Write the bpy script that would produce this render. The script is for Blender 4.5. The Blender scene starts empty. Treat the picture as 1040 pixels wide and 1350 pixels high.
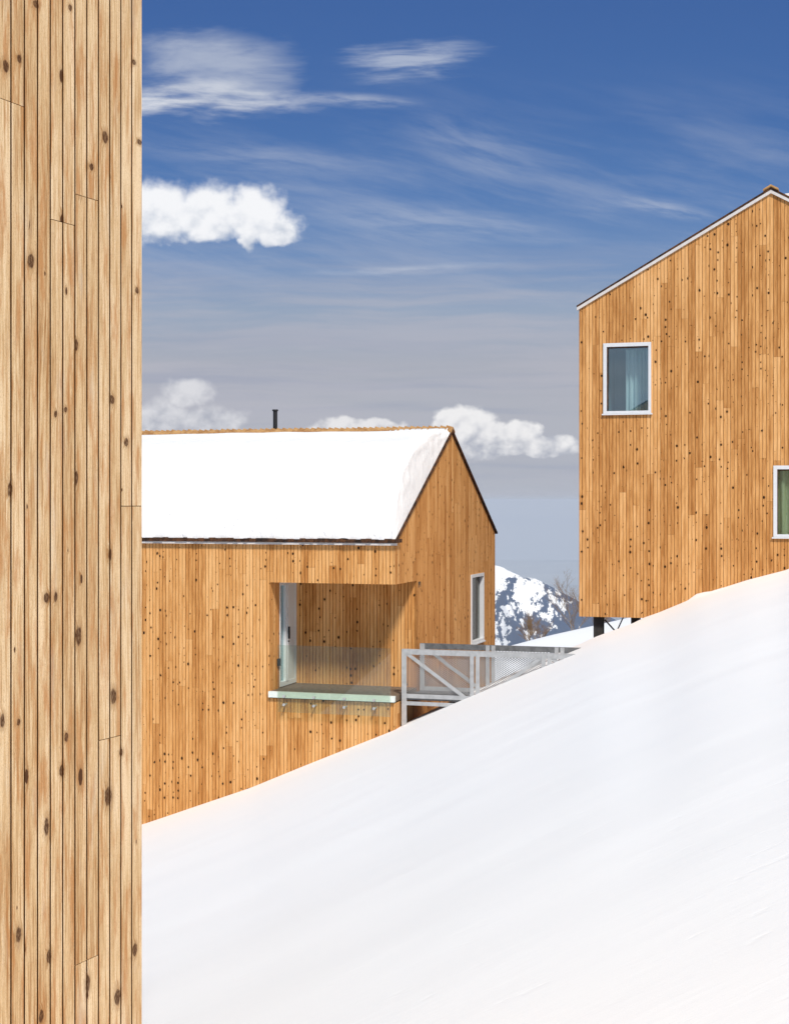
import bpy, math, random
from mathutils import Vector, noise as mnoise

C = bpy.context.scene.collection
SC = bpy.context.scene
F = 2000.0                       # focal length in photo pixels (1040 x 1350)
CX, HV = 520.0, 660.0            # principal column and eye level row

EXPO = 0.71
# ------------------------------------------------------------------ camera
cam = bpy.data.cameras.new('camera')
co = bpy.data.objects.new('camera', cam); C.objects.link(co)
cam.sensor_fit = 'VERTICAL'; cam.sensor_height = 36.0
cam.lens = F / 1350 * 36
cam.shift_y = -(675 - HV) / 1350
cam.clip_start = 0.1; cam.clip_end = 120000
co.location = (0, 0, 0); co.rotation_euler = (math.radians(90), 0, 0)
SC.camera = co
SC.view_settings.view_transform = 'Standard'; SC.view_settings.look = 'None'
SC.view_settings.gamma = 1.0
SC.view_settings.exposure = EXPO
SC.cycles.max_bounces = 10; SC.cycles.transparent_max_bounces = 24
SC.cycles.diffuse_bounces = 6; SC.cycles.volume_bounces = 0

# ------------------------------------------------------------------ sun
SUN_EL, SUN_AZ = math.radians(49), math.radians(15)      # behind the camera, a little to the right
S = Vector((math.cos(SUN_EL) * math.sin(SUN_AZ), -math.cos(SUN_EL) * math.cos(SUN_AZ), math.sin(SUN_EL)))
sl = bpy.data.lights.new('sun', 'SUN'); sl.energy = 2.75; sl.angle = math.radians(9)    # veiled by thin high cloud: soft shadows
sl.energy = 2.75; sl.color = (1.0, 0.935, 0.835)
so = bpy.data.objects.new('sun', sl); C.objects.link(so)
so.rotation_euler = S.to_track_quat('Z', 'Y').to_euler(); so.location = (10, -20, 30)


# ------------------------------------------------------------------ node helper
class NB:
    def __init__(self, nt): self.nt = nt
    def new(self, t, **kw):
        n = self.nt.nodes.new(t)
        for k, v in kw.items(): setattr(n, k, v)
        return n
    def put(self, sock, v):
        if isinstance(v, bpy.types.NodeSocket): self.nt.links.new(v, sock)
        elif v is not None:
            if isinstance(v, (tuple, list)) and len(v) == 3 and sock.type == 'RGBA': v = (*v, 1)
            sock.default_value = v
    def m(self, op, a, b=None, c=None, clamp=False):
        n = self.new('ShaderNodeMath', operation=op, use_clamp=clamp)
        self.put(n.inputs[0], a)
        if b is not None: self.put(n.inputs[1], b)
        if c is not None: self.put(n.inputs[2], c)
        return n.outputs[0]
    def v(self, op, a, b=None):
        n = self.new('ShaderNodeVectorMath', operation=op)
        self.put(n.inputs[0], a)
        if b is not None: self.put(n.inputs[1], b)
        return n.outputs[1] if op in ('LENGTH', 'DOT_PRODUCT', 'DISTANCE') else n.outputs[0]
    def noise(self, vec, scale=1, detail=3, rough=.5, dist=0, out=0, dims='3D'):
        n = self.new('ShaderNodeTexNoise', noise_dimensions=dims)
        self.put(n.inputs['Vector'], vec); self.put(n.inputs['Scale'], scale)
        self.put(n.inputs['Detail'], detail); self.put(n.inputs['Roughness'], rough); self.put(n.inputs['Distortion'], dist)
        return n.outputs[out]
    def ramp(self, x, a, b, smooth=True, to0=0.0, to1=1.0):
        n = self.new('ShaderNodeMapRange', interpolation_type='SMOOTHSTEP' if smooth else 'LINEAR')
        self.put(n.inputs[0], x); self.put(n.inputs[1], a); self.put(n.inputs[2], b)
        self.put(n.inputs[3], to0); self.put(n.inputs[4], to1)
        return n.outputs[0]
    def mix(self, f, a, b, mode='MIX'):
        n = self.new('ShaderNodeMix', data_type='RGBA', blend_type=mode)
        self.put(n.inputs[0], f); self.put(n.inputs[6], a); self.put(n.inputs[7], b)
        return n.outputs[2]
    def xyz(self, x, y, z):
        n = self.new('ShaderNodeCombineXYZ')
        for i, q in enumerate((x, y, z)): self.put(n.inputs[i], q)
        return n.outputs[0]
    def sep(self, vec):
        n = self.new('ShaderNodeSeparateXYZ'); self.put(n.inputs[0], vec); return n.outputs
    def cramp(self, x, stops):
        n = self.new('ShaderNodeValToRGB'); e = n.color_ramp.elements
        while len(e) < len(stops): e.new(.5)
        for i, (p, c) in enumerate(stops): e[i].position = p; e[i].color = (*c, 1)
        self.put(n.inputs[0], x); return n.outputs[0]


def srgb(r, g, b):
    f = lambda c: (c / 255 / 12.92) if c <= 10 else ((c / 255 + .055) / 1.055) ** 2.4
    return (f(r), f(g), f(b))


# ------------------------------------------------------------------ world: sky and clouds by direction
W = bpy.data.worlds.new('World'); SC.world = W; W.use_nodes = True
W.node_tree.nodes.clear()
n = NB(W.node_tree)
sky = n.new('ShaderNodeTexSky', sky_type='NISHITA', sun_disc=False)
sky.sun_elevation = SUN_EL; sky.sun_rotation = math.atan2(S.x, S.y); sky.altitude = 2000; sky.air_density = 1.0; sky.dust_density = 0.6
nish = n.mix(1.0, sky.outputs[0], (0.15, 0.135, 0.103), 'MULTIPLY')
geo = n.new('ShaderNodeTexCoord').outputs['Generated']
dx, dy, dz = n.sep(geo)
ady = n.m('MAXIMUM', n.m('ABSOLUTE', dy), .02)
U = n.m('DIVIDE', dx, ady); V = n.m('DIVIDE', dz, ady)
# pixel-like angular coordinates of the direction (tangents x1000)
P = n.xyz(n.m('MULTIPLY_ADD', U, 20.0, 5.2), n.m('MULTIPLY_ADD', V, -20.0, 6.6), 0.0)   # hundreds of photo pixels
px, py, _ = n.sep(P)
pr = lambda y: min(1, max(0, y / 8.0))
base = n.cramp(n.m('DIVIDE', py, 8.0), [
    (pr(0), srgb(66, 102, 162)), (pr(1.5), srgb(73, 111, 170)), (pr(2.6), srgb(87, 125, 180)),
    (pr(3.4), srgb(112, 143, 187)), (pr(4.1), srgb(150, 166, 189)), (pr(4.8), srgb(171, 175, 187)),
    (pr(5.6), srgb(177, 180, 190)), (pr(6.6), srgb(177, 181, 192)), (pr(7.4), srgb(170, 178, 192))])
# high thin cirrus veils, stretched along the wind
warp = n.v('SUBTRACT', n.noise(n.v('MULTIPLY', P, (.35, .9, 1)), 1, 3, .5, out=1), (.5, .5, .5))
Pw = n.v('ADD', P, n.v('MULTIPLY', warp, (1.6, .3, 0)))
tilt = n.xyz(n.m('MULTIPLY_ADD', py, .2, px), n.m('MULTIPLY_ADD', px, -.22, py), 0.0)
tiltw = n.v('ADD', tilt, n.v('MULTIPLY', warp, (1.4, .4, 0)))
ci = n.noise(n.v('MULTIPLY', tiltw, (.28, 1.9, 1)), 1, 7, .62)
ci2 = n.noise(n.v('MULTIPLY', Pw, (.22, 2.6, 1)), 1, 6, .6)
zone = n.m('MULTIPLY', n.ramp(py, .6, 2.6), n.ramp(py, 4.6, 3.4))
cirr = n.m('MULTIPLY', n.m('MULTIPLY', n.ramp(ci, .38, .78), zone), .34)
col = n.mix(cirr, base, srgb(186, 194, 210))
band = n.m('MULTIPLY', n.m('MULTIPLY', n.ramp(ci2, .38, .62), n.ramp(py, 2.9, 4.2)), n.ramp(py, 7.4, 6.2))
col = n.mix(n.m('MULTIPLY', band, .5), col, srgb(184, 184, 195))
dband = n.m('MULTIPLY', n.m('MULTIPLY', n.ramp(n.noise(n.v('MULTIPLY', Pw, (.16, 3.1, 4.0)), 1, 4, .5), .5, .68), n.ramp(py, 4.0, 4.9)), n.ramp(py, 7.6, 6.8))
col = n.mix(n.m('MULTIPLY', dband, .26), col, srgb(134, 147, 176))
# small cirrus streak right of centre
def streak(col, c, r, ang, amt, colr, sc=(1.2, 7, 1)):
    ca, sa = math.cos(ang), math.sin(ang)
    qx = n.m('SUBTRACT', px, c[0]); qy = n.m('SUBTRACT', py, c[1])
    lx = n.m('ADD', n.m('MULTIPLY', qx, ca), n.m('MULTIPLY', qy, sa))
    ly = n.m('SUBTRACT', n.m('MULTIPLY', qy, ca), n.m('MULTIPLY', qx, sa))
    L = n.xyz(lx, ly, 0)
    nz = n.noise(n.v('MULTIPLY', n.v('ADD', L, n.v('MULTIPLY', warp, (.4, .2, 0))), sc), 1, 6, .6)
    e = n.v('LENGTH', n.v('DIVIDE', n.v('ADD', L, n.v('MULTIPLY', warp, (.5, .22, 0))), (r[0], r[1], 1)))
    d = n.m('MULTIPLY', n.ramp(e, 1.0, .1), n.ramp(nz, .3, .68))
    return n.mix(n.m('MULTIPLY', d, amt), col, colr)
wh = srgb(196, 203, 217)
col = streak(col, (8.75, 2.72), (1.1, .17), .2, .45, wh)
col = streak(col, (6.3, 1.95), (1.3, .5), .32, .26, wh, (1.0, 5, 1))
col = streak(col, (5.7, 2.95), (2.6, .35), .07, .3, wh, (.8, 6, 1))
col = streak(col, (5.3, 3.55), (1.6, .09), -.05, .5, wh)
col = streak(col, (4.7, 1.32), (1.1, .14), .08, .55, wh)
col = streak(col, (3.4, 2.1), (2.4, .3), .1, .25, wh, (.8, 6, 1))
# lenticular veils, upper left
col = streak(col, (2.72, .82), (1.45, .52), .02, 0, wh)
def lens(col, c, r, amt, colr, soft=.25, nsc=(1.1, 5, 1), na=.35, edge=1.1):
    q = n.v('SUBTRACT', Pw, (c[0], c[1], 0))
    q = n.v('SUBTRACT', P, (c[0], c[1], 0)) if na == 0 else n.v('ADD', n.v('SUBTRACT', P, (c[0], c[1], 0)), n.v('MULTIPLY', warp, (.9, .45, 0)))
    e = n.v('LENGTH', n.v('DIVIDE', q, (r[0], r[1], 1)))
    nz = n.noise(n.v('MULTIPLY', Pw, nsc), 1, 6, .58)
    e = n.m('ADD', e, n.m('MULTIPLY', n.m('SUBTRACT', nz, .5), edge))
    d = n.m('MULTIPLY', n.ramp(e, 1.0, soft), n.ramp(nz, .78, .36))
    return n.mix(n.m('MULTIPLY', d, amt), col, colr)
col = lens(col, (2.75, .86), (1.3, .52), .62, srgb(188, 196, 212), .35, (.7, 3, 1))
col = lens(col, (2.85, .72), (1.05, .36), .35, srgb(188, 196, 212), .5, (.5, 2, 1), 0, .3)
col = lens(col, (2.6, 1.27), (1.75, .36), .8, srgb(214, 218, 227), .1)
col = lens(col, (1.9, 1.35), (.8, .2), .8, srgb(232, 234, 238), .1)
col = lens(col, (5.35, .8), (1.15, .36), .68, srgb(196, 204, 219), .1, (.9, 6, 1))
# cumulus
def cumulus(col, blobs, flat, topc, botc, ns, amp, edge, shade, hard=1.0):
    w1 = n.v('SUBTRACT', n.noise(P, ns, 7, .52, out=1), (.5, .5, .5))
    Q = n.v('ADD', P, n.v('MULTIPLY', w1, (amp, amp * .8, 0)))
    dens = None
    for (cx, cy, rx, ry) in blobs:
        e = n.v('LENGTH', n.v('DIVIDE', n.v('SUBTRACT', Q, (cx, cy, 0)), (rx, ry, 1)))
        f = n.m('SUBTRACT', 1.0, e)
        dens = f if dens is None else n.m('MAXIMUM', dens, f)
    q_y = n.sep(Q)[1]
    dens = n.m('SUBTRACT', dens, n.m('MULTIPLY', n.m('MAXIMUM', n.m('SUBTRACT', q_y, flat), 0.0), 2.6))
    det = n.noise(n.v('MULTIPLY', P, (1, 1.1, 1)), ns * 1.7, 7, .52)
    a = n.m('MULTIPLY', n.ramp(n.m('ADD', dens, n.m('MULTIPLY', n.m('SUBTRACT', det, .5), .55)), -.02, edge), hard)
    sh = n.m('ADD', n.m('MULTIPLY', n.m('SUBTRACT', q_y, shade[0]), shade[1]), n.m('MULTIPLY', n.m('SUBTRACT', det, .5), -2.4))
    cc = n.mix(n.ramp(sh, -.1, 1.1), topc, botc)
    return n.mix(a, col, cc)
col = cumulus(col, [(2.1, 2.78, .75, .45), (2.75, 2.84, .6, .5), (3.3, 2.84, .5, .46), (3.68, 3.02, .36, .27), (3.28, 3.25, .2, .3)], 3.16,
              srgb(246, 247, 250), srgb(192, 201, 216), 2.0, .55, .48, (2.75, 1.1))
col = cumulus(col, [(6.15, 5.72, .55, .4), (5.95, 5.6, .32, .28), (6.7, 5.78, .55, .26), (7.2, 5.88, .5, .17)], 6.0,
              srgb(240, 239, 240), srgb(168, 173, 187), 2.4, .40, .24, (5.5, 1.3))
col = cumulus(col, [(4.55, 5.68, .5, .2), (5.05, 5.7, .42, .2)], 5.9, srgb(232, 231, 233), srgb(178, 180, 190), 2.8, .3, .25, (5.5, 1.3))
col = cumulus(col, [(2.1, 5.55, .6, .3), (2.8, 5.56, .55, .25), (2.45, 5.2, .4, .22)], 5.8, srgb(226, 226, 230), srgb(172, 176, 188), 2.2, .42, .5, (5.2, 1.2), .85)
up = n.ramp(dz, .36, .6)
col = n.mix(1.0, col, (2 ** -EXPO,) * 3, 'MULTIPLY')
final = n.mix(up, col, nish)
bg = n.new('ShaderNodeBackground'); n.put(bg.inputs[0], final); bg.inputs[1].default_value = 1.0
wo = n.new('ShaderNodeOutputWorld'); W.node_tree.links.new(bg.outputs[0], wo.inputs[0])


# ------------------------------------------------------------------ materials
def mat(name, build):
    m = bpy.data.materials.new(name); m.use_nodes = True; m.node_tree.nodes.clear()
    n = NB(m.node_tree); out = n.new('ShaderNodeOutputMaterial'); build(n, out); return m

def principled(n, out, color, rough=.7, spec=.3, metal=0, normal=None, **kw):
    b = n.new('ShaderNodeBsdfPrincipled')
    n.put(b.inputs['Base Color'], color); n.put(b.inputs['Roughness'], rough)
    n.put(b.inputs['Specular IOR Level'], spec); n.put(b.inputs['Metallic'], metal)
    if normal is not None: n.put(b.inputs['Normal'], normal)
    for k, v in kw.items(): n.put(b.inputs[k], v)
    n.nt.links.new(b.outputs[0], out.inputs[0]); return b

def bump(n, h, strength, dist=.01):
    b = n.new('ShaderNodeBump'); n.put(b.inputs['Height'], h); b.inputs['Strength'].default_value = strength
    b.inputs['Distance'].default_value = dist; return b.outputs[0]

def wood(name, light, mid, dark, knotcol, kz, kprob, kr, near=False, knots=()):
    def build(n, out):
        uv = n.new('ShaderNodeUVMap'); uv.uv_map = 'uv'; uv = uv.outputs[0]
        at = n.new('ShaderNodeAttribute', attribute_name='board'); tint, seed, third = n.sep(at.outputs['Color'])
        off = n.xyz(n.m('MULTIPLY', seed, 61.7), n.m('MULTIPLY', seed, 143.1), seed)
        c = n.v('ADD', uv, off)
        # knots: elliptical, random size
        vo = n.new('ShaderNodeTexVoronoi', voronoi_dimensions='2D'); n.put(vo.inputs['Vector'], n.v('MULTIPLY', c, (1 / .12, 1 / kz, 1)))
        vo.inputs['Scale'].default_value = 1
        kd = n.m('ADD', vo.outputs['Distance'], n.m('MULTIPLY', n.m('SUBTRACT', n.noise(c, 45, 2), .5), .06))
        kc = n.sep(vo.outputs['Color'])
        rad = n.m('MULTIPLY', n.m('GREATER_THAN', kc[0], n.m('SUBTRACT', 1.0, n.m('MULTIPLY', n.ramp(n.noise(n.v('MULTIPLY', uv, (1.6, .8, 1)), 1, 3), .35, .65, to0=.6, to1=1.4), kprob))), n.m('MULTIPLY_ADD', n.m('POWER', kc[1], 2.2), kr, kr * .22))
        knot = n.m('MULTIPLY', n.ramp(n.m('DIVIDE', kd, n.m('ADD', rad, .0001)), 1.05, .78), n.m('GREATER_THAN', rad, .001))
        halo = n.m('MULTIPLY', n.ramp(n.m('DIVIDE', kd, n.m('ADD', rad, .0001)), 2.3, .9), n.m('GREATER_THAN', rad, .001))
        big = None
        for (ka, kz_, ra, rz) in knots:
            e = n.v('LENGTH', n.v('DIVIDE', n.v('SUBTRACT', uv, (ka, kz_, 0)), (ra, rz, 1)))
            big = e if big is None else n.m('MINIMUM', big, e)
        if big is not None:
            big = n.m('ADD', big, n.m('MULTIPLY', n.m('SUBTRACT', n.noise(n.v('MULTIPLY', uv, (70, 26, 4)), 1, 4, .65), .5), 1.1))
            knot = n.m('MAXIMUM', knot, n.m('MULTIPLY', n.ramp(big, 1.08, .75), n.ramp(n.noise(n.v('MULTIPLY', uv, (150, 60, 1)), 1, 3), .3, .6, to0=.62, to1=1)))
            halo = n.m('MAXIMUM', halo, n.ramp(big, 2.2, .9))
        # grain bends round the knots
        lw = n.m('MULTIPLY', n.m('SUBTRACT', n.noise(n.v('MULTIPLY', c, (5, .9, 1)), 1, 2), .5), .05)
        gx = n.m('ADD', n.sep(c)[0], n.m('ADD', lw, n.m('MULTIPLY', halo, .012)))
        gz = n.sep(c)[1]
        g1 = n.noise(n.xyz(n.m('MULTIPLY', gx, 95), n.m('MULTIPLY', gz, 2.0), 0), 1, 4, .6)
        g2 = n.noise(n.xyz(n.m('MULTIPLY', gx, 330), n.m('MULTIPLY', gz, 14), 3), 1, 3, .6)
        pat = n.noise(n.v('MULTIPLY', c, (9, 1.3, 1)), 1, 4, .6)
        t = n.m('ADD', n.m('MULTIPLY', tint, .5 if near else 1.1), n.m('MULTIPLY', n.m('SUBTRACT', g1, .5), 2.1 if near else 1.7))
        t = n.m('ADD', t, n.m('MULTIPLY', n.m('SUBTRACT', g2, .5), 1.3 if near else .25))
        t = n.m('ADD', t, n.m('MULTIPLY', n.m('SUBTRACT', pat, .5), 1.7 if near else 1.4))
        t = n.m('ADD', t, .2 if near else -.05, clamp=True)
        col = n.cramp(t, [(0, light), (.5, mid), (1, dark)])
        if near:
            rust = n.noise(n.v('MULTIPLY', c, (22, 3.0, 1)), 1, 5, .65)
            col = n.mix(n.m('MULTIPLY', n.ramp(rust, .48, .66), .75), col, (.42, .19, .065))
            sp = n.noise(n.v('MULTIPLY', c, (420, 120, 1)), 1, 2, .6)
            col = n.mix(n.m('MULTIPLY', n.ramp(sp, .54, .66), .38), col, (.24, .12, .05))
            col = n.mix(n.m('MULTIPLY', n.ramp(g1, .54, .68), .5), col, (.34, .16, .058))
            gsil = n.noise(n.v('MULTIPLY', c, (14, 2.2, 7)), 1, 4, .6)
            col = n.mix(n.m('MULTIPLY', n.ramp(gsil, .56, .8), .35), col, (.52, .47, .40))
        else:
            # broad weather stains across boards
            st = n.noise(n.v('MULTIPLY', uv, (.9, .35, 1)), 1, 4, .6)
            col = n.mix(n.m('MULTIPLY', n.ramp(st, .48, .72), .3), col, dark)
            sp = n.noise(n.v('MULTIPLY', c, (90, 26, 1)), 1, 2, .7)
            col = n.mix(n.m('MULTIPLY', n.ramp(sp, .6, .75), .4), col, dark)
        col = n.mix(n.m('MULTIPLY', halo, .45 if near else .3), col, tuple(x * .8 for x in dark))
        col = n.mix(n.m('MULTIPLY', knot, .95), col, knotcol)
        nrm = bump(n, n.m('ADD', n.m('MULTIPLY', g2, .5), g1), .35 if near else .1, .002)
        principled(n, out, col, .78, .12, normal=nrm)
    return mat(name, build)

# photo position of knots on the near wall -> wall coordinates
K0 = Vector((-1.0873, 6.55)); KD = Vector((-.41415, -.91022))
def near_uv(u, v):
    k = (u - CX) / F
    s = (k * K0.y - K0.x) / (KD.x - k * KD.y)
    y = K0.y + KD.y * s
    return (s, (HV - v) / F * y)
kn = []
for (u, v, ru, rv) in [(8, 87, 5, 13), (26, 78, 4, 9), (48, 6, 5, 9), (93, 10, 3, 7), (139, 181, 5, 12), (121, 220, 4, 7), (41, 344, 6, 13),
                       (14, 645, 4, 14), (62, 788, 5, 8), (74, 787, 3, 8), (148, 527, 4, 8), (167, 583, 4, 7), (101, 455, 3, 10), (101, 630, 3, 12),
                       (150, 918, 5, 12), (4, 950, 4, 10), (104, 838, 5, 15), (88, 972, 3, 7), (143, 1050, 6, 14), (25, 1232, 5, 11),
                       (62, 1090, 4, 14), (116, 1297, 4, 12), (155, 1314, 5, 11), (178, 1252, 4, 8), (65, 1262, 4, 10), (82, 1016, 4, 9),
                       (181, 383, 3, 6), (177, 82, 3, 6), (74, 546, 3, 6), (87, 540, 3, 5), (55, 1340, 4, 9), (184, 187, 4, 6), (160, 992, 3, 6), (25, 952, 3, 5)]:
    a, z = near_uv(u, v); a2, z2 = near_uv(u - ru, v - rv)
    kn.append((a, z, abs(a2 - a) * .82, abs(z2 - z) * .85))
M = {}
M['wood_near'] = wood('weathered_pale_larch', (.71, .535, .34), (.555, .375, .198), (.33, .17, .066), (.062, .023, .009), .30, .15, .11, True, kn)
M['wood_mid'] = wood('honey_larch', (.72, .41, .172), (.59, .292, .098), (.38, .155, .040), (.015, .005, .002), .16, .31, .195)
M['wood_right'] = wood('amber_larch', (.70, .40, .172), (.56, .282, .098), (.36, .152, .042), (.015, .005, .002), .16, .31, .195)
M['backing'] = mat('dark_backing_groove_shade', lambda n, o: principled(n, o, (.055, .020, .006), .9, .05))

def galv(name, c, rough=.45, metal=.5, mot=.62):
    def b(n, o):
        g = n.new('ShaderNodeTexCoord').outputs['Object']
        v = n.noise(g, 9, 4, .6); w = n.noise(g, 60, 2, .5)
        col = n.mix(n.ramp(v, .35, .7), c, tuple(x * mot for x in c))
        col = n.mix(n.m('MULTIPLY', n.ramp(w, .55, .7), .35), col, tuple(min(1, x * 1.25) for x in c))
        principled(n, o, col, n.m('MULTIPLY_ADD', v, .3, rough - .1), .5, metal)
    return mat(name, b)
M['galv'] = galv('galvanised_steel', (.44, .45, .46), .55, .25, .8)
M['mesh'] = galv('grey_expanded_mesh', (.30, .305, .31), .5, .3, .85)
M['galv_dark'] = galv('dark_galvanised_rail', (.17, .175, .18), .5, .3)
M['steel'] = galv('dark_steel', (.045, .043, .042), .6, .3)
M['frame'] = galv('white_grey_frame', (.60, .62, .65), .45, .0, .95)
M['fascia'] = galv('pale_fascia', (.58, .55, .53), .5, .0, .9)
M['slab'] = galv('pale_green_white_slab', (.70, .76, .73), .4, .0, .93)
M['black'] = mat('black_pipe', lambda n, o: principled(n, o, (.012, .012, .014), .5, .4))
M['floor'] = galv('dark_floor', (.17, .12, .08), .8, .0)
M['room'] = mat('teal_room', lambda n, o: principled(n, o, (.17, .28, .32), .9, .1))
M['dark_room'] = mat('dark_room', lambda n, o: principled(n, o, (.035, .032, .03), .9, .1))
M['white_panel'] = mat('white_panel', lambda n, o: principled(n, o, (.56, .60, .63), .35, .5))
M['chair'] = mat('olive_upholstery', lambda n, o: principled(n, o, (.13, .12, .075), .9, .1))

def curtain(name, c1, c2):
    def b(n, o):
        uv = n.new('ShaderNodeTexCoord').outputs['Object']
        f = n.noise(n.v('MULTIPLY', uv, (7, 7, .25)), 1, 3, .5)
        principled(n, o, n.mix(n.ramp(f, .35, .65), c1, c2), .9, .1)
    return mat(name, b)
M['curtain_green'] = curtain('green_curtain', (.25, .30, .14), (.44, .49, .29))
M['curtain_added'] = curtain('added_pale_curtain', (.44, .58, .60), (.62, .74, .74))

def glass(name, tint, refl, rough=.0, gcol=(.80, .96, 1.0)):
    def b(n, o):
        tr = n.new('ShaderNodeBsdfTransparent'); n.put(tr.inputs[0], tint)
        gl = n.new('ShaderNodeBsdfGlossy'); gl.inputs['Roughness'].default_value = rough; n.put(gl.inputs[0], gcol)
        lw = n.new('ShaderNodeLayerWeight'); lw.inputs[0].default_value = .5
        fac = n.m('ADD', n.m('MULTIPLY_ADD', n.m('POWER', lw.outputs['Facing'], 5.0), .9, .035), refl, clamp=True)
        mx = n.new('ShaderNodeMixShader'); n.put(mx.inputs[0], fac)
        n.nt.links.new(tr.outputs[0], mx.inputs[1]); n.nt.links.new(gl.outputs[0], mx.inputs[2])
        n.nt.links.new(mx.outputs[0], o.inputs[0])
    return mat(name, b)
M['pane'] = glass('window_glass', (.90, .95, .96), .17)
M['pane_clear'] = glass('clear_window_glass', (.85, .88, .88), .0, gcol=(.4, .38, .36))
M['rail_glass'] = glass('balustrade_glass', (.90, .935, .885), .025)

def shingle(n, o):
    g = n.new('ShaderNodeTexCoord').outputs['Object']
    v = n.noise(g, 7, 4, .7)
    principled(n, o, n.mix(n.ramp(v, .35, .68), (.022, .014, .011), (.11, .048, .022)), .85, .15)
M['shingle'] = mat('dark_brown_shingle', shingle)
def cap(n, o):
    g = n.new('ShaderNodeTexCoord').outputs['Object']
    v = n.noise(g, 5, 4, .7)
    principled(n, o, n.mix(n.ramp(v, .35, .68), (.42, .25, .11), (.26, .13, .05)), .85, .15)
M['cap'] = mat('cedar_ridge_cap', cap)

def snow(name, fine, sc):
    def b(n, o):
        g = n.new('ShaderNodeNewGeometry').outputs['Position']
        x, y, z = n.sep(g)
        q = n.xyz(n.m('MULTIPLY_ADD', y, .25, x), n.m('MULTIPLY_ADD', x, -.25, y), n.m('MULTIPLY', z, .6))
        w = n.noise(n.v('MULTIPLY', q, (.7 * sc, 3.2 * sc, 2)), 1, 6, .6)
        s2 = n.noise(n.v('MULTIPLY', q, (4 * sc, 16 * sc, 9)), 1, 4, .6)
        f = n.noise(g, 70, 3, .6)
        h = n.m('ADD', n.m('MULTIPLY', w, 1.0), n.m('ADD', n.m('MULTIPLY', s2, .28), n.m('MULTIPLY', f, .16 * fine)))
        h = n.m('SUBTRACT', h, n.m('MULTIPLY', n.ramp(n.noise(n.v('MULTIPLY', q, (2.2, 6.5, 4)), 1, 3, .6), .62, .74), .5))
        tone = n.noise(n.v('MULTIPLY', q, (.25, .8, 1)), 1, 4, .6)
        col = n.mix(n.ramp(tone, .35, .7), (.91, .908, .91), (.895, .895, .90))
        if fine > 1: col = n.mix(1.0, col, (.86, .86, .865), 'MULTIPLY')
        principled(n, o, col, .55, .2, normal=bump(n, h, .10 if fine == 1 else .5, .05 * fine), **{'Sheen Weight': .1})
    return mat(name, b)
M['snow'] = snow('wind_packed_snow', 1.0, 1.5)
M['roof_snow'] = snow('roof_snow', 1.3, 2.0)

def bark(n, o):
    g = n.new('ShaderNodeTexCoord').outputs['Object']
    principled(n, o, n.mix(n.ramp(n.noise(g, 5, 3), .4, .65), (.27, .20, .13), (.42, .33, .23)), .9, .1)
M['bark'] = mat('pale_bark', bark)
M['twig'] = mat('brown_twig', lambda n, o: principled(n, o, (.26, .165, .09), .9, .1))

def mountain(n, o):
    ge = n.new('ShaderNodeNewGeometry'); g = ge.outputs['Position']
    x, y, z = n.sep(g)
    a = n.noise(n.v('MULTIPLY', g, (.0115, .0040, .0095)), 1, 9, .62, .4)
    f = n.noise(n.v('MULTIPLY', g, (.04, .012, .035)), 1, 5, .7)
    hgt = n.ramp(z, -480, -275)
    t = n.m('ADD', n.m('ADD', a, n.m('MULTIPLY', n.m('SUBTRACT', f, .5), .75)), n.m('MULTIPLY', hgt, .10))
    right = n.ramp(x, 430, 660)
    t = n.m('SUBTRACT', t, n.m('MULTIPLY', right, .13))
    top = n.m('MULTIPLY', n.ramp(z, -318, -272), n.ramp(x, 600, 430))
    t = n.m('ADD', t, n.m('MULTIPLY', top, .32))
    col = n.mix(n.ramp(t, .50, .54), (.012, .036, .095), (.88, .88, .88))
    principled(n, o, col, .9, .1)
M['mountain'] = mat('forest_and_snow', mountain)
def plain(n, o):
    g = n.new('ShaderNodeNewGeometry').outputs['Position']
    v = n.noise(n.v('MULTIPLY', g, (.00025, .0006, 0)), 1, 7, .6)
    principled(n, o, n.mix(n.ramp(v, .35, .65), (.18, .21, .24), (.34, .36, .38)), .95, .1)
M['plain'] = mat('hazy_valley', plain)


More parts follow.
